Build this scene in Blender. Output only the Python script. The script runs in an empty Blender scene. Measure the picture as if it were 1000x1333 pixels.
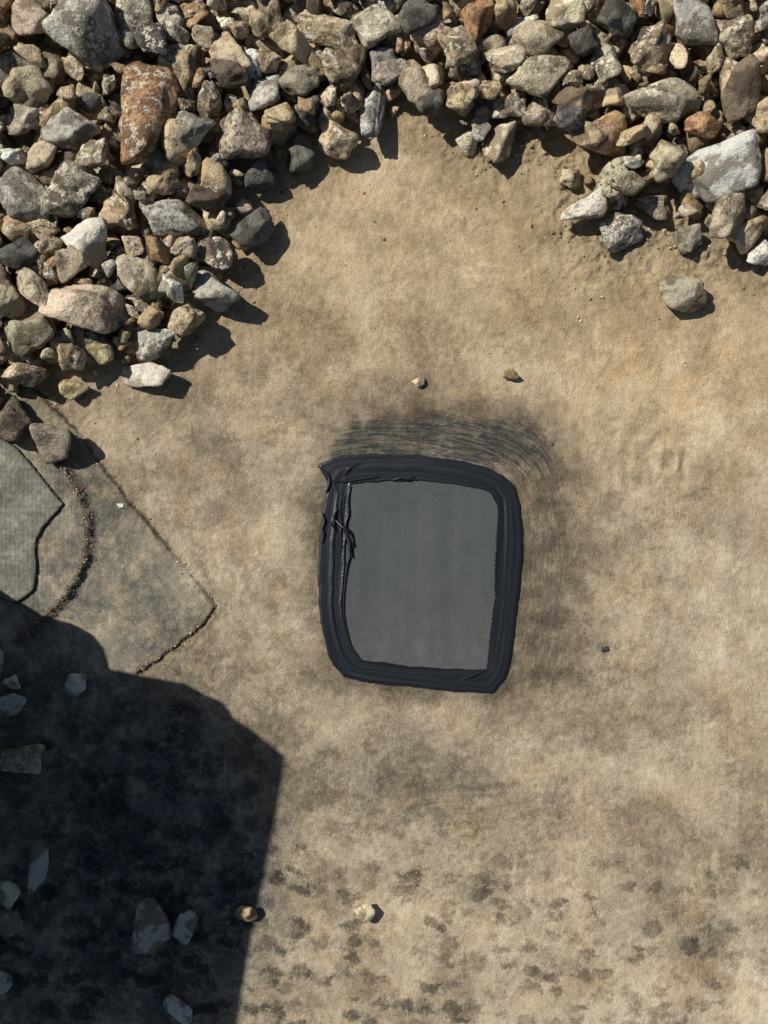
import bpy, bmesh, math
import numpy as np
from mathutils import Vector
R = np.random.RandomState(7)
CAMH = 1.15
def W(px, py): return ((px-500.0)/1000.0, (666.5-py)/1000.0)
def WP(pts): return np.array([W(*p) for p in pts])

# ------------------------------------------------------------------ noise
def vnoise(x, y, seed=0):
    rr = np.random.RandomState(seed); T = rr.rand(256, 256)
    xi = np.floor(x).astype(int); yi = np.floor(y).astype(int)
    fx = x-xi; fy = y-yi
    fx = fx*fx*(3-2*fx); fy = fy*fy*(3-2*fy)
    a = T[xi % 256, yi % 256]; b = T[(xi+1) % 256, yi % 256]
    c = T[xi % 256, (yi+1) % 256]; d = T[(xi+1) % 256, (yi+1) % 256]
    return (a*(1-fx)+b*fx)*(1-fy)+(c*(1-fx)+d*fx)*fy
def fbm(x, y, seed=0, o=5, g=0.5):
    s = 0; a = 1; t = 0
    for i in range(o):
        s = s+a*vnoise(x*2**i+i*17.3, y*2**i+i*9.1, seed+i); t += a; a *= g
    return s/t
def sstep(a, b, x):
    t = np.clip((x-a)/(b-a), 0, 1); return t*t*(3-2*t)
def segdist(X, Y, P, closed=False):
    D = np.full(X.shape, 1e9); n = len(P)
    for i in range(n if closed else n-1):
        a = P[i]; b = P[(i+1) % n]; ab = b-a; L = (ab**2).sum()+1e-12
        t = np.clip(((X-a[0])*ab[0]+(Y-a[1])*ab[1])/L, 0, 1)
        D = np.minimum(D, np.hypot(X-a[0]-t*ab[0], Y-a[1]-t*ab[1]))
    return D
def inside(X, Y, P):
    r = np.zeros(X.shape, bool); n = len(P)
    for i in range(n):
        x1, y1 = P[i]; x2, y2 = P[(i+1) % n]
        if y1 == y2: continue
        c = ((y1 > Y) != (y2 > Y)) & (X < (x2-x1)*(Y-y1)/(y2-y1)+x1)
        r ^= c
    return r
def sdf(X, Y, P):
    d = segdist(X, Y, P, True); return np.where(inside(X, Y, P), d, -d)

# ------------------------------------------------------------------ node helper
class NB:
    dim = '3D'
    def __init__(s, name):
        s.m = bpy.data.materials.new(name); s.m.use_nodes = True
        s.t = s.m.node_tree; s.t.nodes.clear()
        s.out = s.t.nodes.new('ShaderNodeOutputMaterial')
        s.b = s.t.nodes.new('ShaderNodeBsdfPrincipled')
        s.t.links.new(s.b.outputs[0], s.out.inputs[0])
    def put(s, sock, v):
        if isinstance(v, bpy.types.NodeSocket): s.t.links.new(v, sock)
        elif v is not None:
            if isinstance(v, (tuple, list)) and len(v) == 3 and sock.type == 'RGBA': v = (*v, 1)
            sock.default_value = v
    def math(s, op, a, b=None, c=None, clamp=False):
        n = s.t.nodes.new('ShaderNodeMath'); n.operation = op; n.use_clamp = clamp
        for i, v in enumerate((a, b, c)):
            if v is not None: s.put(n.inputs[i], v)
        return n.outputs[0]
    def vmath(s, op, a, b=None):
        n = s.t.nodes.new('ShaderNodeVectorMath'); n.operation = op
        s.put(n.inputs[0], a)
        if b is not None: s.put(n.inputs[1], b)
        return n.outputs[0]
    def attr(s, name, vec=False):
        n = s.t.nodes.new('ShaderNodeAttribute'); n.attribute_name = name
        return n.outputs['Color'] if vec else n.outputs['Fac']
    def pos(s): return s.t.nodes.new('ShaderNodeNewGeometry').outputs['Position']
    def noise(s, v, scale, detail=6, rough=0.6, dist=0.0, color=False):
        n = s.t.nodes.new('ShaderNodeTexNoise'); n.noise_dimensions = s.dim; s.put(n.inputs['Vector'], v)
        n.inputs['Scale'].default_value = scale; n.inputs['Detail'].default_value = detail
        n.inputs['Roughness'].default_value = rough; n.inputs['Distortion'].default_value = dist
        return (n.outputs[0], n.outputs['Color']) if color else n.outputs[0]
    def vor(s, v, scale, feat='F1', rnd=1.0):
        n = s.t.nodes.new('ShaderNodeTexVoronoi'); n.voronoi_dimensions = s.dim; n.feature = feat; s.put(n.inputs['Vector'], v)
        n.inputs['Scale'].default_value = scale; n.inputs['Randomness'].default_value = rnd
        return n
    def mix(s, f, a, b, mode='MIX'):
        n = s.t.nodes.new('ShaderNodeMix'); n.data_type = 'RGBA'; n.blend_type = mode
        s.put(n.inputs[0], f); s.put(n.inputs[6], a); s.put(n.inputs[7], b); return n.outputs[2]
    def ramp(s, f, st):
        n = s.t.nodes.new('ShaderNodeValToRGB'); e = n.color_ramp.elements
        while len(e) < len(st): e.new(0.5)
        for i, (p, c) in enumerate(st):
            e[i].position = p; e[i].color = (*c, 1) if isinstance(c, tuple) else (c, c, c, 1)
        s.put(n.inputs[0], f); return n.outputs[0]
    def mr(s, f, a, b, c=0.0, d=1.0):
        n = s.t.nodes.new('ShaderNodeMapRange'); n.interpolation_type = 'SMOOTHSTEP'
        s.put(n.inputs[0], f)
        for i, v in enumerate((a, b, c, d)): n.inputs[i+1].default_value = v
        return n.outputs[0]
    def bump(s, h, dist, strength=1.0, nrm=None):
        n = s.t.nodes.new('ShaderNodeBump'); s.put(n.inputs['Height'], h)
        n.inputs['Distance'].default_value = dist; n.inputs['Strength'].default_value = strength
        if nrm is not None: s.put(n.inputs['Normal'], nrm)
        return n.outputs[0]
    def lin(s, *pairs):
        acc = None
        for v, w in pairs:
            q = s.math('MULTIPLY', v, w); acc = q if acc is None else s.math('ADD', acc, q)
        return acc
    def fin(s, col, rough, nrm=None, spec=0.3):
        s.put(s.b.inputs['Base Color'], col); s.put(s.b.inputs['Roughness'], rough)
        s.b.inputs['Specular IOR Level'].default_value = spec
        if nrm is not None: s.put(s.b.inputs['Normal'], nrm)
        return s.m

def make_mesh(name, V, F, mat, attrs=None, smooth=True, parent=None):
    me = bpy.data.meshes.new(name)
    V = np.asarray(V, np.float32); F = np.asarray(F, np.int32); k = F.shape[1]
    me.vertices.add(len(V)); me.vertices.foreach_set('co', V.ravel())
    me.loops.add(F.size); me.loops.foreach_set('vertex_index', F.ravel())
    me.polygons.add(len(F)); me.polygons.foreach_set('loop_start', np.arange(0, F.size, k, dtype=np.int32))
    me.polygons.foreach_set('loop_total', np.full(len(F), k, np.int32))
    me.update(calc_edges=True); me.validate()
    me.polygons.foreach_set('use_smooth', np.full(len(me.polygons), smooth))
    for n, a in (attrs or {}).items():
        a = np.asarray(a, np.float32)
        if a.ndim == 1:
            at = me.attributes.new(n, 'FLOAT', 'POINT'); at.data.foreach_set('value', a)
        else:
            at = me.attributes.new(n, 'FLOAT_VECTOR', 'POINT'); at.data.foreach_set('vector', a.ravel())
    me.materials.append(mat)
    ob = bpy.data.objects.new(name, me); bpy.context.scene.collection.objects.link(ob)
    if parent: ob.parent = parent
    return ob
def grid_faces(nx, ny):
    i = np.arange(nx*ny).reshape(ny, nx)
    return np.stack([i[:-1, :-1].ravel(), i[:-1, 1:].ravel(), i[1:, 1:].ravel(), i[1:, :-1].ravel()], 1)

# ------------------------------------------------------------------ layout outlines
GRAVEL = WP([(-350,640),(-60,600),(0,575),(40,560),(55,525),(110,522),(150,505),(215,505),(235,475),(258,440),(300,410),
 (325,378),(322,350),(355,328),(362,295),(345,258),(358,238),(385,235),(440,228),(475,210),(505,185),(525,170),(560,185),
 (600,202),(640,218),(680,200),(715,192),(735,235),(742,300),(785,338),(835,330),(855,298),(890,338),(960,330),(1000,350),
 (1350,380),(1350,-350),(-350,-350)])
SEAM = WP([(40,500),(85,545),(130,600),(165,650),(200,690),(240,740),(262,765),(280,790),(262,815),(235,838),(205,860),(180,877)])
SEAMPOLY = WP([(-300,500),(40,500),(85,545),(130,600),(165,650),(200,690),(240,740),(262,765),(280,790),(262,815),(235,838),
 (180,877),(165,960),(150,1060),(135,1180),(120,1333),(110,1500),(-300,1500)])
SEAM2 = WP([(180,877),(165,960),(150,1060),(135,1180),(120,1333),(110,1500)])
ARC = WP([(70,590),(90,612),(106,640),(117,670),(118,700),(112,728),(100,755),(82,782),(60,806),(30,830)])
ARCPOLY = np.vstack([WP([(-300,560),(30,560)]), ARC, WP([(-300,900)])])
PATCH_C = W(547, 750)
OUT = [(413,606),(432,598),(455,592),(490,590),(525,590),(565,594),(600,600),(635,609),(655,618),(670,633),(678,655),(682,690),(681,730),(677,770),
 (672,815),(666,855),(658,885),(642,903),(600,902),(555,898),(510,893),(470,888),(446,882),(434,868),(424,845),(416,810),(413,780),(414,740),(415,700),(420,665),(428,630),(422,620)]
INN = [(456,632),(475,628),(510,627),(545,627),(590,631),(622,637),(640,644),(646,658),(645,700),(643,750),(640,800),(636,840),(632,869),
 (600,870),(560,868),(510,863),(472,858),(459,842),(450,815),(447,785),(449,745),(452,700),(455,665)]
def radial(pts, N, sm=5):
    P = WP(pts)-np.array(PATCH_C); Q = []
    for i in range(len(P)):
        a, b = P[i], P[(i+1) % len(P)]
        for t in np.linspace(0, 1, 30, endpoint=False): Q.append(a*(1-t)+b*t)
    Q = np.array(Q); th = np.arctan2(Q[:, 1], Q[:, 0]); r = np.hypot(Q[:, 0], Q[:, 1])
    o = np.argsort(th); th = th[o]; r = r[o]
    T = np.linspace(-math.pi, math.pi, N, endpoint=False)
    rr = np.interp(T, np.r_[th-2*math.pi, th, th+2*math.pi], np.r_[r, r, r])
    k = np.hanning(sm+2)[1:-1]; k /= k.sum()
    rp = np.r_[rr[-20:], rr, rr[:20]]; rr = np.convolve(rp, k, 'same')[20:-20]
    return T, rr

# ------------------------------------------------------------------ ground
far = [0.64, 0.72, 0.9, 1.3, 2, 4, 8, 16, 40]
xs = np.r_[-np.array(far[::-1]), np.arange(-0.6, 0.6001, 0.002), far]
fary = [0.8, 0.9, 1.1, 1.5, 2.2, 4, 8, 16, 40]
ys = np.r_[-np.array(fary[::-1]), np.arange(-0.76, 0.7601, 0.002), fary]
X, Y = np.meshgrid(xs, ys)
PX = X*1000+500; PY = 666.5-Y*1000
nf = fbm(X*30, Y*30, 3); nf2 = fbm(X*120, Y*120, 11, 4, .6); nb_ = fbm(X*9, Y*9, 33, 5, .55)
dseam = sdf(X+(nf-.5)*.006, Y+(nf2-.5)*.004, SEAMPOLY)
z = (fbm(X*5, Y*5, 21, 3)-.5)*0.004 + (nf2-.5)*0.0012
z += 0.0028*sstep(-0.0015, 0.0015, dseam)
sl = segdist(X+(nf-.5)*.012, Y+(nf2-.5)*.01, SEAM)
s2 = segdist(X+(nf-.5)*.004, Y, SEAM2)
z -= 0.0018*np.exp(-(sl/0.002)**2)
z += 0.0012*np.exp(-(s2/0.002)**2)
al = segdist(X+(nf-.5)*.010, Y+(nf2-.5)*.010, ARC)
z += (0.0060+0.012*(nf2-.5))*np.exp(-(al/0.0060)**2)
rb = np.hypot(PX-875, (PY-598)*1.1)
z += 0.0018*np.exp(-(rb/52)**2)*np.cos(rb/5.5+9*nf)
z += 0.0034*np.exp(-(np.hypot(PX-290, PY-770)/65)**2)*(fbm(X*60+Y*30, Y*40, 91, 3)-.5)*2
z += 0.0026*np.exp(-((PX-620)/110)**2-((PY-1050)/45)**2)*(fbm(X*18, Y*120, 93, 3)-.5)*2
z += 0.0022*np.exp(-((PX-230)/30)**2-((PY-540)/40)**2)*(fbm(X*90, Y*60, 95, 3)-.5)*2
gs = sdf(X, Y, GRAVEL)
wr = sstep(520, 640, PX)
sand = np.clip(np.exp(-np.clip(-gs-.004, 0, 1)/0.026)*(0.3+0.7*wr)*(0.55+nf), 0, 1)
sand = np.maximum(sand, np.exp(-(sl/0.009)**2)*0.6*nf*1.5)
z += sand*(nf2-.35)*0.010
def gauss(cx, cy, sx, sy, rot=0):
    c, s = math.cos(math.radians(rot)), math.sin(math.radians(rot))
    dx = PX-cx; dy = PY-cy; u = dx*c+dy*s; v = -dx*s+dy*c
    return np.exp(-(u/sx)**2-(v/sy)**2)
tone = np.zeros_like(X)
for a in [(560,340,170,90,0,.08),(480,260,60,60,0,.06),(750,420,160,90,0,.05),(900,460,120,70,0,.07),(930,560,90,60,0,.09),
          (560,440,150,40,0,-.04),(320,640,60,90,0,-.07),(340,470,60,40,0,-.05),(300,740,50,60,0,.03),(360,720,50,120,0,.07),
          (590,1000,190,60,10,-.08),(420,1010,70,50,0,-.04),(500,1060,90,40,0,-.04),(780,1060,120,50,0,-.05),(350,900,60,50,0,-.05),(480,930,110,25,5,.12),
          (950,800,70,120,0,.10),(780,960,60,60,0,-.04),(860,1010,90,40,0,.07),(900,700,90,70,0,-.0),
          (760,760,50,150,0,-.05),(920,1230,26,120,20,-.13),(820,1300,100,40,0,.08),(975,1290,30,50,0,.16),(980,1080,50,90,20,-.08),
          (560,1200,240,60,0,.06),(740,1130,120,40,-8,.08),(450,1290,130,50,0,.06),(860,1200,60,50,0,-.04),(700,1220,90,40,0,.05),
          (190,1100,210,280,0,-.24),(340,810,50,60,0,.07),(560,525,130,30,0,-.04),(720,900,60,60,0,-.05),  # first entry paints the lower-left shadow's darkness into the membrane tone
          (820,350,130,40,0,-.03),(830,600,70,50,0,.05),(380,560,60,60,0,.05),(690,480,90,40,0,.04),(640,960,60,30,0,.08)]:
    tone += gauss(*a[:5])*a[5]
tone = tone*(.55+.9*nb_)+(nb_-.5)*.22
fl = WP([(1010,1235),(960,1250),(945,1290),(960,1333),(1100,1400),(1200,1235)])
tone += .12*sstep(-.002,.004,sdf(X+(nf-.5)*.03,Y+(nf2-.5)*.02,fl))
fl2 = WP([(600,1333),(640,1290),(700,1275),(770,1262),(840,1270),(868,1300),(860,1333),(860,1500),(600,1500)])
tone += .07*sstep(-.003,.006,sdf(X+(nf-.5)*.04,Y+(nf2-.5)*.03,fl2))
cont = np.abs(nb_-.52); tone += .06*np.exp(-(cont/.006)**2)*sstep(700,900,PY)
spots = sstep(1000, 1200, PY)*(0.55+0.45*sstep(1000,600,PX))*(.5+1.2*nb_)
spots = np.maximum(spots, 0.8*gauss(180,1100,200,260))
spots = np.maximum(spots, 0.25*gauss(820,850,200,200))
spots = np.clip(np.maximum(spots, 0.10), 0, 1)
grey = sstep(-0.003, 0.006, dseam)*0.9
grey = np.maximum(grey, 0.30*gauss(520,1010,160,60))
grey = np.maximum(grey, 1.0*sstep(.2,.7,gauss(210,1130,170,260)))  # greys the membrane colour over the cast shadow, painted shade
shade_cool = sstep(880, 930, PY)*grey  # mask for the shadow's bluish tint, put into the colour
warm = sstep(620, 300, PY)*0.6+0.6*gauss(900,480,200,140)+0.32
TH, ro = radial(OUT, 720, 25)
th = np.arctan2(Y-PATCH_C[1], X-PATCH_C[0]); rr = np.hypot(X-PATCH_C[0], Y-PATCH_C[1])
dout = rr-np.interp(th, TH, ro)
stp = WP([(430,563),(455,540),(540,534),(620,536),(690,546),(724,577),(737,650),(741,760),(737,850),(718,880),(680,898),(640,912),(470,895),(425,864),(407,780),(407,650),(416,600)])
sd = sdf(X+(nf-.5)*.030, Y+(nf2-.5)*.016+(nf-.5)*.012, stp)
stain = sstep(-0.016, 0.018, sd)
halo = sstep(-0.060, 0.012, sd+(nf-.5)*.04+(nb_-.5)*.07)
stain = stain*(0.64+0.36*sstep(640, 590, PY)*sstep(770,680,PX))
dimple = sstep(0.0, 0.006, sdf(X, Y, ARCPOLY)-0.006)
arcm = np.exp(-(al/0.0078)**2)
line = np.maximum(np.exp(-(sl/0.0024)**2)*sstep(.30,.5,nf+.1), 0.5*np.exp(-(s2/0.002)**2))

b = NB('weathered_roof_membrane'); b.dim = '2D'; P = b.pos()
n1 = b.noise(P, 10, 5, .62, .3)
n2, n2c = b.noise(b.vmath('ADD', P, (3, 5, 0)), 30, 6, .70, color=True)
n3 = b.noise(P, 110, 5, .78); n4 = b.noise(P, 480, 3, .8)
v = b.lin((b.math('SUBTRACT', n1, .5), .40), (b.math('SUBTRACT', n2, .5), .54), (b.math('SUBTRACT', n3, .5), .46), (b.math('SUBTRACT', n4, .5), .38))
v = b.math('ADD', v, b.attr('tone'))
v = b.math('ADD', v, b.lin((b.mr(b.math('ADD', n1, b.math('MULTIPLY', b.math('SUBTRACT', n3, .5), .35)), .50, .56), .06)))
v = b.math('ADD', v, .575)
dv = b.vmath('ADD', b.vmath('MULTIPLY', P, (0.75, 1.15, 0)), b.vmath('MULTIPLY', b.vmath('SUBTRACT', n2c, (.5, .5, .5)), (.045, .045, 0)))
vr = b.vor(dv, 40)
sepc = b.t.nodes.new('ShaderNodeSeparateColor'); b.put(sepc.inputs[0], vr.outputs['Color'])
spot = b.math('MULTIPLY', b.mr(b.math('ADD', vr.outputs['Distance'], b.math('ADD', b.math('MULTIPLY', b.math('SUBTRACT', n3, .5), .5), b.math('MULTIPLY', b.math('SUBTRACT', sepc.outputs[1], .5), .25))), .54, .16), b.mr(sepc.outputs[0], .0, .8))
v = b.math('SUBTRACT', v, b.math('MULTIPLY', b.math('MULTIPLY', spot, b.attr('spots')), .32))
col = b.ramp(v, [(.10, (.055, .050, .040)), (.28, (.145, .120, .085)), (.44, (.258, .210, .145)), (.58, (.375, .308, .215)), (.74, (.49, .412, .295)), (.95, (.63, .555, .425))])
col = b.mix(1.0, col, b.mix(b.attr('warm'), (.99, 1.0, 1.02), (1.10, .98, .81)), 'MULTIPLY')
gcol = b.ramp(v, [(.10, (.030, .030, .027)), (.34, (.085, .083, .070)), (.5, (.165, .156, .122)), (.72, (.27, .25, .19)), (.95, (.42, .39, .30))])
gcol = b.mix(b.attr('shade_cool'), gcol, b.mix(1.0, gcol, (.68, .75, .88), 'MULTIPLY'))  # shadow tone painted in: membrane colour made bluer and darker
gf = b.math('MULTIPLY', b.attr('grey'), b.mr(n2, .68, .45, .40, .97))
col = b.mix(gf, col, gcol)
col = b.mix(b.math('MULTIPLY', b.mr(b.noise(b.vmath('ADD', P, (9, 1, 0)), 14, 4, .7), .50, .70), .4), col, b.mix(1.0, col, (1.08, .93, .74), 'MULTIPLY'))
scol = b.mix(n4, (.15, .11, .065), (.46, .36, .22))
col = b.mix(b.math('MULTIPLY', b.attr('sand'), .8), col, scol)
sp = b.vor(P, 260); ss = b.t.nodes.new('ShaderNodeSeparateColor'); b.put(ss.inputs[0], sp.outputs['Color'])
spk = b.math('MULTIPLY', b.mr(sp.outputs['Distance'], .36, .16), b.math('GREATER_THAN', ss.outputs[0], .92))
col = b.mix(b.math('MULTIPLY', spk, .45), col, b.mix(ss.outputs[1], (.04, .035, .03), (.62, .56, .44)))
cx = b.t.nodes.new('ShaderNodeCombineXYZ')
b.put(cx.inputs[0], b.math('ADD', b.math('MULTIPLY', b.attr('dout'), 330), b.math('MULTIPLY', n2, 1.0))); b.put(cx.inputs[1], b.math('MULTIPLY', b.attr('ang'), 5))
st = b.noise(cx.outputs[0], 1.0, 5, .78, .15)
sm = b.attr('stain')
hs = b.math('MULTIPLY', b.attr('halo'), b.mr(n2, .72, .40, .55, 1.0))
col = b.mix(b.math('MULTIPLY', hs, .70), col, b.mix(1.0, col, (.28, .26, .24), 'MULTIPLY'))
sfac = b.math('MULTIPLY', sm, b.math('ADD', b.math('MULTIPLY', b.math('MULTIPLY', sm, sm), .52), b.mr(st, .60, .40, .02, .62)), clamp=True)
sfac = b.math('MULTIPLY', sfac, b.mr(n2, .72, .45, .70, 1.0))
stc = b.mix(b.mr(st, .38, .66), (.022, .025, .026), (.070, .069, .062))
col = b.mix(b.math('MULTIPLY', sfac, .96), col, stc)
col = b.mix(b.math('MULTIPLY', b.attr('arcm'), b.mr(n4, .35, .6, .7, 1.0)), col, b.mix(n3, (.02, .018, .016), (.12, .10, .075)))
col = b.mix(b.math('MULTIPLY', b.attr('line'), .9), col, (.035, .030, .025))
sx = b.t.nodes.new('ShaderNodeSeparateXYZ'); b.put(sx.inputs[0], P)
u1 = b.math('ADD', sx.outputs[0], b.math('MULTIPLY', sx.outputs[1], .58)); u2 = b.math('SUBTRACT', sx.outputs[0], b.math('MULTIPLY', sx.outputs[1], .58))
dm = b.math('MULTIPLY', b.math('SINE', b.math('MULTIPLY', u1, 560)), b.math('SINE', b.math('MULTIPLY', u2, 560)))
h = b.lin((n3, .0024), (n4, .0012), (n2, .002), (b.math('MULTIPLY', dm, b.attr('dimple')), .00022), (b.math('MULTIPLY', st, sm), .0010))
nb = b.bump(h, 1.0, .85)
rough = b.math('SUBTRACT', .92, b.math('MULTIPLY', sfac, .35))
gm = b.fin(col, rough, nb, .25)
f = lambda a: a.ravel()
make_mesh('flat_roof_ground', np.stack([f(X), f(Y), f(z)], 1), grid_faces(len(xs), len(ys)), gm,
  dict(tone=f(tone), spots=f(spots), grey=f(grey), shade_cool=f(shade_cool), warm=f(warm), sand=f(sand), stain=f(stain), halo=f(halo), dout=f(dout),
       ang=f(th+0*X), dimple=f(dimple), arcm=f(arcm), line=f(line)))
def gz(x, y):
    i = np.searchsorted(ys, y); j = np.searchsorted(xs, x); return z[min(i, len(ys)-1), min(j, len(xs)-1)]

# ------------------------------------------------------------------ textured membrane offcut on the left
OC = WP([(-200,560),(-60,562),(0,567),(22,580),(42,602),(60,625),(74,643),(86,656),(76,668),(60,685),(50,703),(49,720),(51,735),(49,755),(47,768),(36,777),(22,786),(0,779),(-60,770),(-200,770)])
gx = np.arange(-0.70, -0.41, 0.0015); gy = np.arange(-0.13, 0.12, 0.0015)
GX, GY = np.meshgrid(gx, gy); od = sdf(GX, GY, OC)
OZ = 0.0056+(fbm(GX*12, GY*12, 5, 3)-.5)*0.004
OZ = np.where(od > 0.0008, OZ, 0.0005)
keep = od > -0.0012
idx = -np.ones(GX.shape, int); idx[keep] = np.arange(keep.sum())
F = grid_faces(len(gx), len(gy)); fi = idx.ravel()[F]; fi = fi[(fi >= 0).all(1)]
b = NB('dimpled_membrane'); b.dim = '2D'; P = b.pos(); n1 = b.noise(P, 22, 6, .7); n3 = b.noise(P, 160, 5, .75)
col = b.ramp(b.math('ADD', b.math('MULTIPLY', n1, .65), b.math('MULTIPLY', n3, .35)), [(.33, (.07, .068, .056)), (.5, (.165, .156, .122)), (.66, (.33, .30, .22))])
eg = b.attr('edge'); col = b.mix(b.math('MULTIPLY', eg, .9), col, (.02, .02, .02))
sx = b.t.nodes.new('ShaderNodeSeparateXYZ'); b.put(sx.inputs[0], P)
u1 = b.math('ADD', sx.outputs[0], b.math('MULTIPLY', sx.outputs[1], .58)); u2 = b.math('SUBTRACT', sx.outputs[0], b.math('MULTIPLY', sx.outputs[1], .58))
dm = b.math('MULTIPLY', b.math('SINE', b.math('MULTIPLY', u1, 560)), b.math('SINE', b.math('MULTIPLY', u2, 560)))
nb = b.bump(b.lin((n3, .0016), (n1, .003), (dm, .00024)), 1.0, .8)
om = b.fin(col, .75, nb, .3)
kk = keep.ravel()
make_mesh('membrane_offcut', np.stack([f(GX)[kk], f(GY)[kk], f(OZ)[kk]], 1), fi, om, dict(edge=f(np.exp(-(np.clip(od, 0, 1)/0.003)**2))[kk]))

# ------------------------------------------------------------------ repair patch
patch = bpy.data.objects.new('roof_repair_patch', None); bpy.context.scene.collection.objects.link(patch)
N = 1080; M = 34
T, ro = radial(OUT, N, 7); T, ri = radial(INN, N, 9)
S = np.cumsum(np.r_[0, np.hypot(np.diff(ro*np.cos(T)), np.diff(ro*np.sin(T)))])
# start the bead at the upper-left corner (where the sealant overlaps itself)
k0 = np.argmin(np.abs(T-math.atan2(W(425,622)[1]-PATCH_C[1], W(425,622)[0]-PATCH_C[0])))
S = np.mod(S-S[k0], S[-1]+(S[1]-S[0]))
ro = ro+(vnoise(S*45, S*0, 40)-.5)*.003+(vnoise(S*200, S*0, 41)-.5)*.0008
ri2 = ri+(vnoise(S*50, S*0, 42)-.5)*.003+(vnoise(S*300, S*0, 43)-.5)*.0008
leftw = np.exp(-((np.abs(T)-math.pi)/.70)**4)
t = np.linspace(0, 1, M)
TT, tt = np.meshgrid(T, t); SS = np.meshgrid(S, t)[0]
Rr = ro[None]*(1-tt)+ri2[None]*tt
prof = np.minimum(1, (tt/.07))**.5
H = 0.0034*prof
wob = fbm(tt*1.6+SS*1.0, SS*4, 50, 2)
wob2 = fbm(tt*8+SS*2, SS*3, 60, 2)
H += prof*((wob-.5)*.0016+(wob2-.5)*.0007)
ridge = np.exp(-((tt-.46-.08*np.sin(SS*9))/.05)**2)*leftw[None]*.0024 + np.exp(-((tt-.95)/.035)**2)*(.0008+.0018*leftw[None]*vnoise(SS*30, SS*0, 44))
H += ridge
H = np.maximum(H, .0029*prof)
H[0] = -0.001; H[-1] = 0.0012
Rr[-1] = Rr[-2]-.0004
Vx = PATCH_C[0]+Rr*np.cos(TT); Vy = PATCH_C[1]+Rr*np.sin(TT)
gzb = (fbm(Vx*5, Vy*5, 21, 3)-.5)*0.004
Hz = H+gzb
i = np.arange(N*M).reshape(M, N); j = np.roll(i, -1, 1)
F = np.stack([i[:-1].ravel(), i[1:].ravel(), j[1:].ravel(), j[:-1].ravel()], 1)[:, ::-1]
b = NB('black_sealant')
cx = b.t.nodes.new('ShaderNodeCombineXYZ'); b.put(cx.inputs[0], b.math('MULTIPLY', b.attr('across'), 8)); b.put(cx.inputs[1], b.math('MULTIPLY', b.attr('along'), 5))
s1 = b.noise(cx.outputs[0], 1.0, 3, .6, .3); P = b.pos(); n2 = b.noise(P, 60, 6, .6); n3 = b.noise(P, 500, 3, .6)
col = b.mix(s1, (.007, .008, .010), (.014, .017, .021))
col = b.mix(b.math('MULTIPLY', b.attr('dust'), b.mr(n2, .4, .6)), col, (.16, .13, .09))
col = b.mix(b.mr(n2, .58, .75, 0, .35), col, (.035, .037, .040))
nb = b.bump(b.lin((s1, .0006), (n2, .0004), (n3, .00008)), 1.0, .8)
sealm = b.fin(col, b.mr(s1, .3, .7, .30, .44), nb, .5)
dust = np.maximum(sstep(.05, .0, tt)*.6, 0)
make_mesh('sealant', np.stack([f(Vx), f(Vy), f(Hz)], 1), F, sealm, dict(across=f(tt), along=f(SS*1.0+tt*0), dust=f(dust)), parent=patch)
t2 = np.linspace(0.0, 1, 40)
TT2, qq = np.meshgrid(T[::3], t2)
Rs = (ri[::3]+.010)[None]*qq
sxv = PATCH_C[0]+Rs*np.cos(TT2); syv = PATCH_C[1]+Rs*np.sin(TT2)
szv = .0024+(fbm(sxv*5, syv*5, 21, 3)-.5)*0.004+(fbm(sxv*9, syv*9, 71, 2)-.5)*.0006
n3_ = len(T[::3]); i = np.arange(n3_*40).reshape(40, n3_); j = np.roll(i, -1, 1)
F = np.stack([i[:-1].ravel(), i[1:].ravel(), j[1:].ravel(), j[:-1].ravel()], 1)
b = NB('rubber_patch_sheet'); P = b.pos()
st1 = b.noise(b.vmath('MULTIPLY', P, (30, 1.5, 1)), 1.0, 3, .6); n2 = b.noise(P, 14, 6, .65); n3 = b.noise(P, 600, 3, .8); n5 = b.noise(P, 60, 6, .75)
v = b.lin((st1, .30), (n2, .22), (n5, .12), (n3, .36))
col = b.ramp(v, [(.32, (.050, .054, .057)), (.5, (.073, .078, .081)), (.68, (.104, .108, .109))])
sxx = b.t.nodes.new('ShaderNodeSeparateXYZ'); b.put(sxx.inputs[0], P)
low = b.mr(sxx.outputs[1], -.08, -.20)
col = b.mix(b.math('MULTIPLY', low, b.mr(n5, .45, .68, 0.1, .4)), col, (.14, .13, .11))
sp = b.vor(P, 210); ss = b.t.nodes.new('ShaderNodeSeparateColor'); b.put(ss.inputs[0], sp.outputs['Color'])
spk = b.math('MULTIPLY', b.mr(sp.outputs['Distance'], .22, .10), b.math('GREATER_THAN', ss.outputs[0], .955))
col = b.mix(b.math('MULTIPLY', spk, .45), col, (.28, .25, .21))
shm = b.fin(col, .9, b.bump(b.lin((n3, .00025), (n5, .0003)), 1.0, .7), .15)
make_mesh('patch_sheet', np.stack([f(sxv), f(syv), f(szv)], 1), F[:, ::-1], shm, parent=patch)
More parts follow.
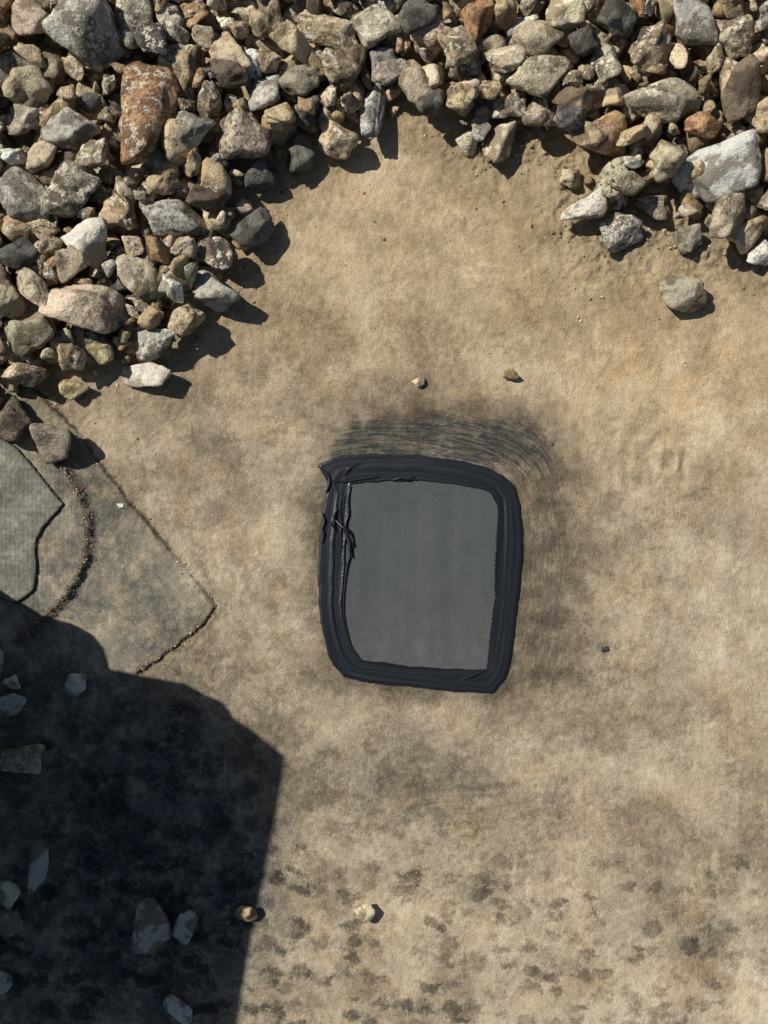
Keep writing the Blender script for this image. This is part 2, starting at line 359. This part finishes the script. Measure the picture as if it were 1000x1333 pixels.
def strand(name, pts, rad, zz, parent):
    cu = bpy.data.curves.new(name, 'CURVE'); cu.dimensions = '3D'; cu.bevel_depth = 1.0; cu.bevel_resolution = 3
    sp = cu.splines.new('NURBS'); sp.points.add(len(pts)-1); sp.use_endpoint_u = True; sp.order_u = 3
    for k, p in enumerate(pts):
        x, y = W(*p[:2]); zo = p[2] if len(p) > 2 else zz
        sp.points[k].co = (x, y, zo, 1)
        e = math.sin(math.pi*(k+.35)/(len(pts)-.3)); sp.points[k].radius = rad*(.35+.65*e)*R.uniform(.7, 1.3)
    o = bpy.data.objects.new(name, cu); bpy.context.scene.collection.objects.link(o)
    dg = bpy.context.evaluated_depsgraph_get(); me = bpy.data.meshes.new_from_object(o.evaluated_get(dg))
    bpy.data.objects.remove(o); me.materials.clear(); me.materials.append(sealm)
    for p in me.polygons: p.use_smooth = True
    o = bpy.data.objects.new(name, me); bpy.context.scene.collection.objects.link(o); o.parent = parent
    return o
for k, (pts, rad, zz) in enumerate([
    ([(457,632),(452,650),(455,668),(449,682),(452,700),(458,716),(452,735),(449,760),(447,790),(450,815),(458,842)], .0020, .0030),
    ([(444,650),(442,668),(446,680),(443,694),(445,708),(442,722)], .0014, .0034),
    ([(420,668),(424,678),(419,688),(423,696),(419,706)], .0020, .004),
    ([(436,676),(444,684,.008),(452,690,.009),(456,700,.007),(461,712,.004)], .0018, .004),
    ([(440,662),(434,672,.007),(432,684,.008),(438,692,.005)], .0016, .004),
    ([(448,694),(456,704,.006),(455,716,.006),(459,726,.004)], .0018, .004),
    ([(512,625),(522,621,.006),(530,626,.007),(541,620,.004)], .0010, .004),
    ([(414,607),(424,614),(430,622),(428,634),(424,642)], .0020, .0038),
    ([(428,626),(445,628),(470,624),(492,621)], .0014, .0034),
    ([(448,620),(452,612,.006),(456,606,.006),(470,603)], .0009, .004),
    ([(596,886),(612,880,.006),(622,876,.005),(636,872)], .0008, .004)]):
    strand('sealant_curl_%d' % (k+1), pts, rad, zz, patch)

# ------------------------------------------------------------------ stones
ICO = {}
for s in (1, 3, 4):
    bm = bmesh.new(); bmesh.ops.create_icosphere(bm, subdivisions=s, radius=1)
    bm.verts.ensure_lookup_table()
    V = np.array([v.co[:] for v in bm.verts]); V /= np.linalg.norm(V, axis=1)[:, None]
    ICO[s] = (V, np.array([[v.index for v in fc.verts] for fc in bm.faces])); bm.free()
def fib(n, rng):
    k = np.arange(n)+.5; ph = np.arccos(1-2*k/n); th = math.pi*(1+5**.5)*k
    v = np.stack([np.cos(th)*np.sin(ph), np.sin(th)*np.sin(ph), np.cos(ph)], 1)+rng.normal(0, .36, (n, 3))
    return v/np.linalg.norm(v, axis=1)[:, None]
def rotm(ax, a):
    c, s = math.cos(a), math.sin(a)
    return {'x': np.array([[1,0,0],[0,c,-s],[0,s,c]]), 'y': np.array([[c,0,s],[0,1,0],[-s,0,c]]), 'z': np.array([[c,-s,0],[s,c,0],[0,0,1]])}[ax]
def stone(rng, L, Wd, Ht, yaw, sub=3, rnd=.4, tilt=.3, exact=False, bites=True):
    D, F = ICO[sub]
    n = rng.randint(7, 13); nrm = fib(n, rng); d = rng.uniform(.52, 1.08, n)
    if rnd > .7: d = rng.uniform(.8, 1.05, n)
    p = 5+(1-rnd)*34
    val = np.maximum(D@nrm.T, 0)/d
    r = 1/((val**p).sum(1)+1e-9)**(1/p)
    r = np.minimum(r, 1.5)
    ns = 0
    for q in range(3):
        fr = [1.8, 4.0, 9.0][q]; am = [.12, .065, .030][q]*(1.2-rnd*.7)
        for _ in range(4):
            k = rng.normal(0, fr, 3); ns = ns+am*.5*np.sin(D@k+rng.uniform(0, 6.28))
    if rnd < .65 and bites:
        for _ in range(rng.randint(0, 3)):
            bd = rng.normal(size=3); bd /= np.linalg.norm(bd); ns = ns-.26*np.clip((D@bd-.72)/.28, 0, 1)**.6
    V = D*(r*(1+ns))[:, None]
    V -= (V.max(0)+V.min(0))/2; V /= (V.max(0)-V.min(0))/2
    if exact:
        c = np.cov(V[:, :2].T*np.array([[L], [Wd]])); a = .5*math.atan2(2*c[0, 1], c[0, 0]-c[1, 1])
        V = V*np.array([L, Wd, Ht])/2; V = V@rotm('z', -a).T
    else:
        V = V*np.array([L, Wd, Ht])/2
    Rm = rotm('x', rng.normal(0, tilt))@rotm('y', rng.normal(0, tilt))
    V = V@Rm.T
    if exact:
        V[:, 0] *= L/np.ptp(V[:, 0]); V[:, 1] *= Wd/np.ptp(V[:, 1])
        V[:, 0] -= (V[:, 0].max()+V[:, 0].min())/2; V[:, 1] -= (V[:, 1].max()+V[:, 1].min())/2
    V = V@rotm('z', yaw).T
    return V, F
C = dict(cream=(.70,.59,.40), tan=(.54,.42,.25), grey=(.38,.36,.295), dgrey=(.13,.122,.104), olive=(.43,.38,.255), brown=(.46,.26,.125),
         dbrown=(.17,.125,.083), white=(.70,.67,.58), pink=(.56,.43,.31), yellow=(.64,.52,.29), red=(.38,.21,.14), gtan=(.49,.40,.265))
keys = ['cream','tan','grey','dgrey','olive','brown','dbrown','white','pink','gtan']
kp = np.array([.17,.19,.11,.08,.16,.035,.07,.04,.025,.19]); kp /= kp.sum()
def pickc(rng, key=None):
    key = key or keys[rng.choice(len(keys), p=kp)]
    return np.clip(np.array(C[key])*rng.uniform(.75, 1.25)*(1+rng.normal(0, .012, 3)), .02, .8)

b = NB('flint_stone'); P = b.pos(); rv = b.attr('rnd', True)
Q = b.vmath('ADD', P, b.vmath('MULTIPLY', rv, (7, 7, 7)))
sr = b.t.nodes.new('ShaderNodeSeparateXYZ'); b.put(sr.inputs[0], rv)
n1 = b.noise(Q, 34, 3, .6); n2 = b.noise(b.vmath('ADD', Q, (2, 2, 2)), 80, 5, .78); n3 = b.noise(Q, 420, 2, .75); n4 = b.noise(Q, 170, 4, .78)
base = b.attr('scol', True)
c1 = b.mix(b.mr(n1, .46, .56), base, b.mix(1.0, base, (.44, .40, .36), 'MULTIPLY'))
c1 = b.mix(b.math('MULTIPLY', b.mr(n2, .52, .57), b.mr(sr.outputs[0], .25, .7)), c1, (.72, .64, .49))
c1 = b.mix(b.math('MULTIPLY', b.mr(n4, .52, .59), b.mr(sr.outputs[1], .15, .80)), c1, (.055, .048, .040))
c1 = b.mix(b.math('MULTIPLY', b.mr(n1, .60, .50), b.mr(sr.outputs[2], .35, 1.0, 0, .7)), c1, (.42, .27, .12))
c1 = b.mix(1.0, c1, b.mix(n3, (.40, .40, .40), (1.65, 1.65, 1.65)), 'MULTIPLY')
nb = b.bump(b.lin((n2, .0048), (n4, .0036), (n3, .0010)), 1.0, .85)
stm = b.fin(c1, b.mr(n2, .3, .7, .5, .8), nb, .35)

cell = .004; x0, y0 = -.86, .02
nxg, nyg = int(1.72/cell), int(1.0/cell)
GXX, GYY = np.meshgrid(x0+np.arange(nxg)*cell, y0+np.arange(nyg)*cell)
G = sdf(GXX, GYY, GRAVEL)
Hm = np.zeros(GXX.shape); hero = np.zeros(GXX.shape, bool)
Tg = np.clip(G*1.0, 0, .060)+.015
def raster(V):
    ix = np.round(V[:, 0]/cell).astype(int); iy = np.round(V[:, 1]/cell).astype(int)
    ax, ay = ix.min(), iy.min(); w, h = ix.max()-ax+1, iy.max()-ay+1
    bo = np.full((h, w), np.inf); to = np.full((h, w), -np.inf)
    np.minimum.at(bo, (iy-ay, ix-ax), V[:, 2]); np.maximum.at(to, (iy-ay, ix-ax), V[:, 2])
    return ax, ay, bo, to
def rest(Rs, ci, cj):
    ax, ay, bo, to = Rs; h, w = bo.shape; r0, c0 = cj+ay, ci+ax
    if r0 < 0 or c0 < 0 or r0+h > nyg or c0+w > nxg: return None
    sl = Hm[r0:r0+h, c0:c0+w]; m = np.isfinite(bo)
    q = (sl-bo)[m]; zr = max(np.percentile(q, 88), (-bo[m]).max()-.0015)
    return zr, (r0, c0, h, w, m)
def commit(Rs, zr, info, ishero=False):
    r0, c0, h, w, m = info; to = Rs[3]
    sl = Hm[r0:r0+h, c0:c0+w]; sl[m] = np.maximum(sl[m], (to+zr)[m])
    if ishero: hero[r0:r0+h, c0:c0+w] |= m
AV, AF, AC, AR = [], [], [], []; off = 0
def add(V, F, col, rv):
    global off
    AV.append(V); AF.append(F+off); AC.append(np.repeat(col[None], len(V), 0)); AR.append(np.repeat(rv[None], len(V), 0)); off += len(V)
def fill(n, smin, smax, sub, ncand, over, avoid, tt_off):
    cnt = 0
    for _ in range(n):
        L = R.uniform(smin, smax)*(1.25 if R.rand() < .15 else 1); Wd = L*R.uniform(.5, .92); Ht = Wd*R.uniform(.5, 1.0)
        V, F = stone(R, L, Wd, Ht, R.uniform(0, 6.28), sub, R.choice([.0, .15, .3, .5, .7]), .42)
        Rs = raster(V); ok = np.argwhere(G > L*.40)
        best = None
        for k in R.randint(0, len(ok), ncand):
            cj, ci = ok[k]
            if avoid and hero[cj, ci]: continue
            r = rest(Rs, ci, cj)
            if r is None: continue
            zr, info = r
            if avoid:
                r0, c0, h, w, m = info
                if (hero[r0:r0+h, c0:c0+w] & m).mean() > .15: continue
            s = zr-(Tg[cj, ci]+tt_off)
            if best is None or s < best[0]: best = (s, zr, info, ci, cj)
        if best is None or best[0] > over: continue
        s, zr, info, ci, cj = best; commit(Rs, zr, info)
        V = V+np.array([x0+ci*cell, y0+cj*cell, zr]); add(V, F, pickc(R), R.rand(3)); cnt += 1
    return cnt
print('base', fill(1200, .032, .058, 3, 28, -.008, False, -.004))
HER = [(190,145,142,76,84,'brown',.95),(105,35,98,88,0,'grey',.8),(176,22,95,48,80,'olive',.9),(35,25,62,52,-40,'pink',.6),(105,398,100,64,-5,'pink',.9),
 (315,176,74,68,20,'pink',.6),(92,164,76,56,0,'grey',.4),(28,152,52,40,25,'white',.1),(28,255,82,60,-45,'grey',.7),(108,315,64,60,0,'white',.5),
 (150,275,66,46,-60,'tan',.2),(230,285,88,50,-5,'grey',.4),(182,360,72,52,-30,'gtan',.3),(35,438,72,52,-10,'olive',.3),(88,245,80,62,40,'olive',.3),
 (190,488,74,36,-5,'white',.2),(242,418,52,42,10,'tan',.3),(130,460,34,30,0,'yellow',.4),(95,465,40,34,80,'gtan',.4),(98,507,38,30,0,'yellow',.5),
 (66,578,60,54,-20,'grey',.6),(15,545,58,62,0,'dbrown',.5),(240,87,66,36,75,'tan',.6),(300,75,62,46,-45,'gtan',.2),(120,200,50,36,30,'gtan',.5),
 (280,380,70,46,-25,'grey',.3),(205,445,66,40,15,'grey',.3),(300,105,56,38,-20,'dbrown',.4),(250,165,60,42,40,'grey',.4),(485,138,92,32,80,'white',.1),
 (545,22,52,50,0,'dgrey',.5),(430,42,92,44,-25,'tan',.3),(395,100,66,50,10,'grey',.2),(440,178,52,44,-20,'tan',.3),(440,85,58,42,-30,'gtan',.3),
 (392,200,60,38,80,'dgrey',.6),(540,118,50,36,-30,'gtan',.3),(590,60,54,50,-40,'olive',.3),(490,30,60,50,30,'olive',.6),(600,125,44,36,40,'tan',.3),
 (705,102,96,48,14,'cream',.3),(865,126,106,56,-4,'olive',.4),(755,128,66,44,10,'gtan',.3),(935,225,96,74,22,'white',.4),(770,270,78,38,35,'white',.3),
 (806,304,62,50,40,'grey',.3),(785,180,48,38,0,'red',.5),(750,193,54,34,-35,'tan',.5),(652,182,72,40,62,'cream',.2),(700,47,70,46,0,'gtan',.7),
 (846,60,62,50,50,'dgrey',.3),(905,28,84,64,-40,'grey',.2),(965,115,84,50,85,'dbrown',.4),(948,278,84,44,55,'gtan',.4),(982,300,66,40,30,'tan',.4),
 (898,312,38,34,80,'grey',.5),(851,266,52,40,-20,'gtan',.3),(868,204,54,46,30,'olive',.3),(917,160,46,34,0,'brown',.5),(790,80,60,40,85,'olive',.3),
 (805,20,52,50,0,'dgrey',.6),(735,15,50,50,0,'cream',.3),(608,182,38,30,80,'olive',.5),(626,168,30,26,-60,'white',.2),(960,45,54,48,0,'gtan',.4),
 (660,140,50,36,20,'olive',.3),(350,25,60,44,60,'gtan',.4),(620,20,60,40,60,'brown',.3),(35,115,66,54,0,'gtan',.6),(20,330,60,44,20,'dgrey',.4),
 (50,380,58,34,-50,'gtan',.7),(285,330,62,40,-20,'dgrey',.4),(330,300,60,40,30,'dgrey',.5),(745,150,44,34,0,'dgrey',.5),(822,235,50,34,30,'gtan',.4),
 (30,485,60,36,10,'tan',.4),(90,345,50,40,60,'gtan',.5),(655,75,56,40,-20,'gtan',.4),(992,328,44,36,0,'white',.3),(745,232,34,26,0,'gtan',.5),
 (345,120,56,40,30,'grey',.3),(340,230,50,40,40,'dgrey',.4),(510,90,50,36,10,'grey',.3),(560,150,40,30,20,'dgrey',.4),(700,150,44,36,-30,'gtan',.3)]
for (cx_, cy_, L, Wd, an, ck, rnd) in HER:
    L *= .98e-3; Wd *= .98e-3
    V, F = stone(R, L, Wd, min(L, Wd)*R.uniform(.6, .85), math.radians(an), 4, rnd*.85, .22 if L < .12 else .05, True, bites=(L < .07))
    Rs = raster(V); x, y = W(cx_, cy_); zr = .02
    for _ in range(3):
        k = 1-zr/CAMH; ci = int(round((x*k-x0)/cell)); cj = int(round((y*k-y0)/cell)); r = rest(Rs, ci, cj)
        if r is None: break
        zr = r[0]
    if r is None: continue
    zr = r[0]-.004 if r[0] > .03 else r[0]
    commit(Rs, zr, r[1], True)
    add(V+np.array([x*k, y*k, zr]), F, pickc(R, ck), R.rand(3)*np.array([.8, .7, .7]))
print('mid', fill(800, .028, .050, 4, 40, .009, True, .0))
print('small', fill(420, .015, .027, 3, 40, .003, True, .0))
make_mesh('gravel', np.vstack(AV), np.vstack(AF), stm, dict(scol=np.vstack(AC), rnd=np.vstack(AR)))

# loose individual stones
LOOSE = [(890,383,66,48,-15,'olive',.8,.62),(545,497,18,15,0,'cream',.6,.7),(665,487,25,15,-8,'tan',.6,.7),(475,1186,28,25,-30,'cream',.66,.8),(320,1190,31,21,-5,'tan',.66,1.1),
 (198,1208,74,56,75,'grey',.66,.6),(241,1210,50,34,85,'grey',.66,.7),(30,990,64,42,5,'gtan',.66,.5),(66,984,26,24,0,'dgrey',.66,.6),(50,1130,82,24,80,'grey',.66,.8),
 (100,890,34,30,60,'grey',.66,.5),(233,1314,46,30,-40,'grey',.66,.6),(12,1165,30,40,0,'olive',.5,.7),(10,1203,42,38,0,'grey',.5,.7),(4,1243,32,26,0,'dgrey',.5,.7),
 (2,1277,34,36,0,'grey',.5,.7),(14,918,46,30,20,'grey',.66,.6),(14,888,26,22,0,'olive',.5,.6),(-4,862,20,44,0,'grey',.4,.6),(157,658,10,7,-20,'white',.4,.5),(788,845,11,9,0,'dgrey',.4,.6),(718,578,8,6,0,'dgrey',.4,.6),
 (-60,1000,60,50,0,'grey',.4,.7),(-70,1120,70,50,30,'olive',.4,.7),(-50,1300,56,44,0,'tan',.4,.7)]
for (cx_, cy_, L, Wd, an, ck, rnd, hf) in LOOSE:
    L *= .98e-3; Wd *= .98e-3
    V, F = stone(R, L, Wd, min(L, Wd)*hf, math.radians(an), 4, rnd, .08, True, bites=False)
    x, y = W(cx_, cy_); k = 1-(min(L, Wd)*hf*.5)/CAMH; x *= k; y *= k
    V = V+np.array([0, 0, -V[:, 2].min()-.0012])
    cc = pickc(R, ck)
    if cy_ > 840 and cx_ < 300: cc = np.clip(cc*1.35*np.array([.95, 1, 1.08]), 0, .7)  # stones in the shadow get brighter, bluer colour in place of sky light
    rv_ = R.rand(3)*np.array([.5, .55, .45])
    if min(L, Wd) < .028: rv_ = np.array([.1, .1, .2]); cc = cc*1.1
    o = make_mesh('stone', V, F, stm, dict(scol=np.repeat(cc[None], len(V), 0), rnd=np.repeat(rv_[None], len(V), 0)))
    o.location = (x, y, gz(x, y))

# grit
D1, F1 = ICO[1]; gv, gf_, gc, gr = [], [], [], []; o_ = 0
def grit(x, y, s, col):
    global o_
    V = D1*R.uniform(.6, 1.2, (len(D1), 1))*s*np.array([1, R.uniform(.6, 1), .6]); V = V@rotm('z', R.uniform(0, 6.28)).T+np.array([x, y, gz(x, y)+s*.25])
    gv.append(V); gf_.append(F1+o_); gc.append(np.repeat(col[None], len(V), 0)); gr.append(np.repeat(R.rand(1, 3), len(V), 0)); o_ += len(V)
bx = R.uniform(-.52, .52, 60000); by = R.uniform(.05, .6, 60000); bd = -sdf(bx, by, GRAVEL)
pr = np.exp(-np.clip(bd, 0, 1)/.022)*(.10+.5*sstep(.02, .12, bx))*(bd > -.02)
for k in np.where(R.rand(60000) < pr*.45)[0]:
    grit(bx[k], by[k], R.choice([.0007, .001, .0016, .0028], p=[.38, .34, .19, .09]), pickc(R, R.choice(['tan', 'cream', 'gtan', 'dbrown', 'brown'])))
for _ in range(300):
    grit(R.uniform(-.5, .5), R.uniform(-.66, .4), R.choice([.0005, .0008, .0013], p=[.6, .32, .08]), pickc(R))
for line_, n, sg, cs in ((SEAM, 450, .004, ['tan', 'gtan', 'dbrown', 'dgrey']), (ARC, 1100, .0048, ['dbrown', 'dgrey', 'dgrey', 'gtan'])):
    for _ in range(n):
        a = R.randint(0, len(line_)-1); t_ = R.rand(); p = line_[a]*(1-t_)+line_[a+1]*t_+R.normal(0, sg, 2)
        grit(p[0], p[1], R.choice([.0006, .001, .0016], p=[.45, .35, .20]), pickc(R, R.choice(cs)))
make_mesh('grit', np.vstack(gv), np.vstack(gf_), stm, dict(scol=np.vstack(gc), rnd=np.vstack(gr)), smooth=False)

# ------------------------------------------------------------------ sun geometry + made-up unseen object, shaped to cast the big shadow (left of frame)
EL = math.radians(44); AZ = math.radians(-30)
dx, dy = math.cos(AZ), math.sin(AZ); k = 1/math.tan(EL)
SH = [(-118,745),(-60,748),(0,765),(30,785),(60,803),(95,812),(122,826),(138,845),(146,872),(185,880),(240,889),(262,902),(290,914),(305,935),(330,952),(372,985),
      (360,1060),(341,1160),(325,1240),(310,1333),(296,1400),(270,1480)]
xf = -.64; pr = []
for p in SH:
    x, y = W(*p); zz = max((x-xf)/(k*dx), 0.002); pr.append((y-zz*k*dy, zz))
yb = pr[-1][0]-.02
pr = [(pr[0][0]+.01, -.002)]+pr+[(yb, -.002)]
n = len(pr); Vf = [(xf, a, c) for a, c in pr]; yc = sum(a for a, c in pr)/n
Vb = [(xf-.22, yc+(a-yc)*.8, c*.62 if c > 0 else c) for a, c in pr]
bm = bmesh.new(); vf = [bm.verts.new(v) for v in Vf]; vb = [bm.verts.new(v) for v in Vb]
bm.faces.new(vf); bm.faces.new(vb[::-1])
for i_ in range(n): bm.faces.new((vf[i_], vb[i_], vb[(i_+1) % n], vf[(i_+1) % n]))
bmesh.ops.recalc_face_normals(bm, faces=bm.faces)
me = bpy.data.meshes.new('unseen_shadow_caster'); bm.to_mesh(me); bm.free()
b = NB('shadow_caster_dark'); P = b.pos(); n1 = b.noise(P, 12, 6, .6)
me.materials.append(b.fin(b.mix(n1, (.03, .032, .036), (.06, .06, .06)), .7, b.bump(n1, .002, .4)))
ob = bpy.data.objects.new('unseen_shadow_caster', me); bpy.context.scene.collection.objects.link(ob)

# ------------------------------------------------------------------ light
sun = bpy.data.lights.new('sun', 'SUN'); sun.energy = 5.0; sun.angle = math.radians(.5); sun.color = (1, .975, .92)
so = bpy.data.objects.new('sun', sun); bpy.context.scene.collection.objects.link(so)
d = Vector((math.cos(EL)*dx, math.cos(EL)*dy, -math.sin(EL)))
so.rotation_euler = d.to_track_quat('-Z', 'Y').to_euler(); so.location = (-2, 1, 3)
w = bpy.data.worlds.new('World'); bpy.context.scene.world = w; w.use_nodes = True
nt = w.node_tree; sky = nt.nodes.new('ShaderNodeTexSky'); sky.sky_type = 'NISHITA'; sky.sun_disc = False
sky.sun_elevation = EL; sky.sun_rotation = math.atan2(-dx, -dy)
bg = nt.nodes['Background']; nt.links.new(sky.outputs[0], bg.inputs[0]); bg.inputs[1].default_value = .052
sc = bpy.context.scene; sc.view_settings.view_transform = 'Standard'; sc.view_settings.look = 'None'; sc.view_settings.exposure = 0
cam = bpy.data.cameras.new('camera'); co = bpy.data.objects.new('camera', cam); sc.collection.objects.link(co)
cam.sensor_fit = 'HORIZONTAL'; cam.sensor_width = 36; cam.lens = 36*CAMH/1.0
cam.clip_start = .01; cam.clip_end = 200
co.location = (0, 0, CAMH); sc.camera = co
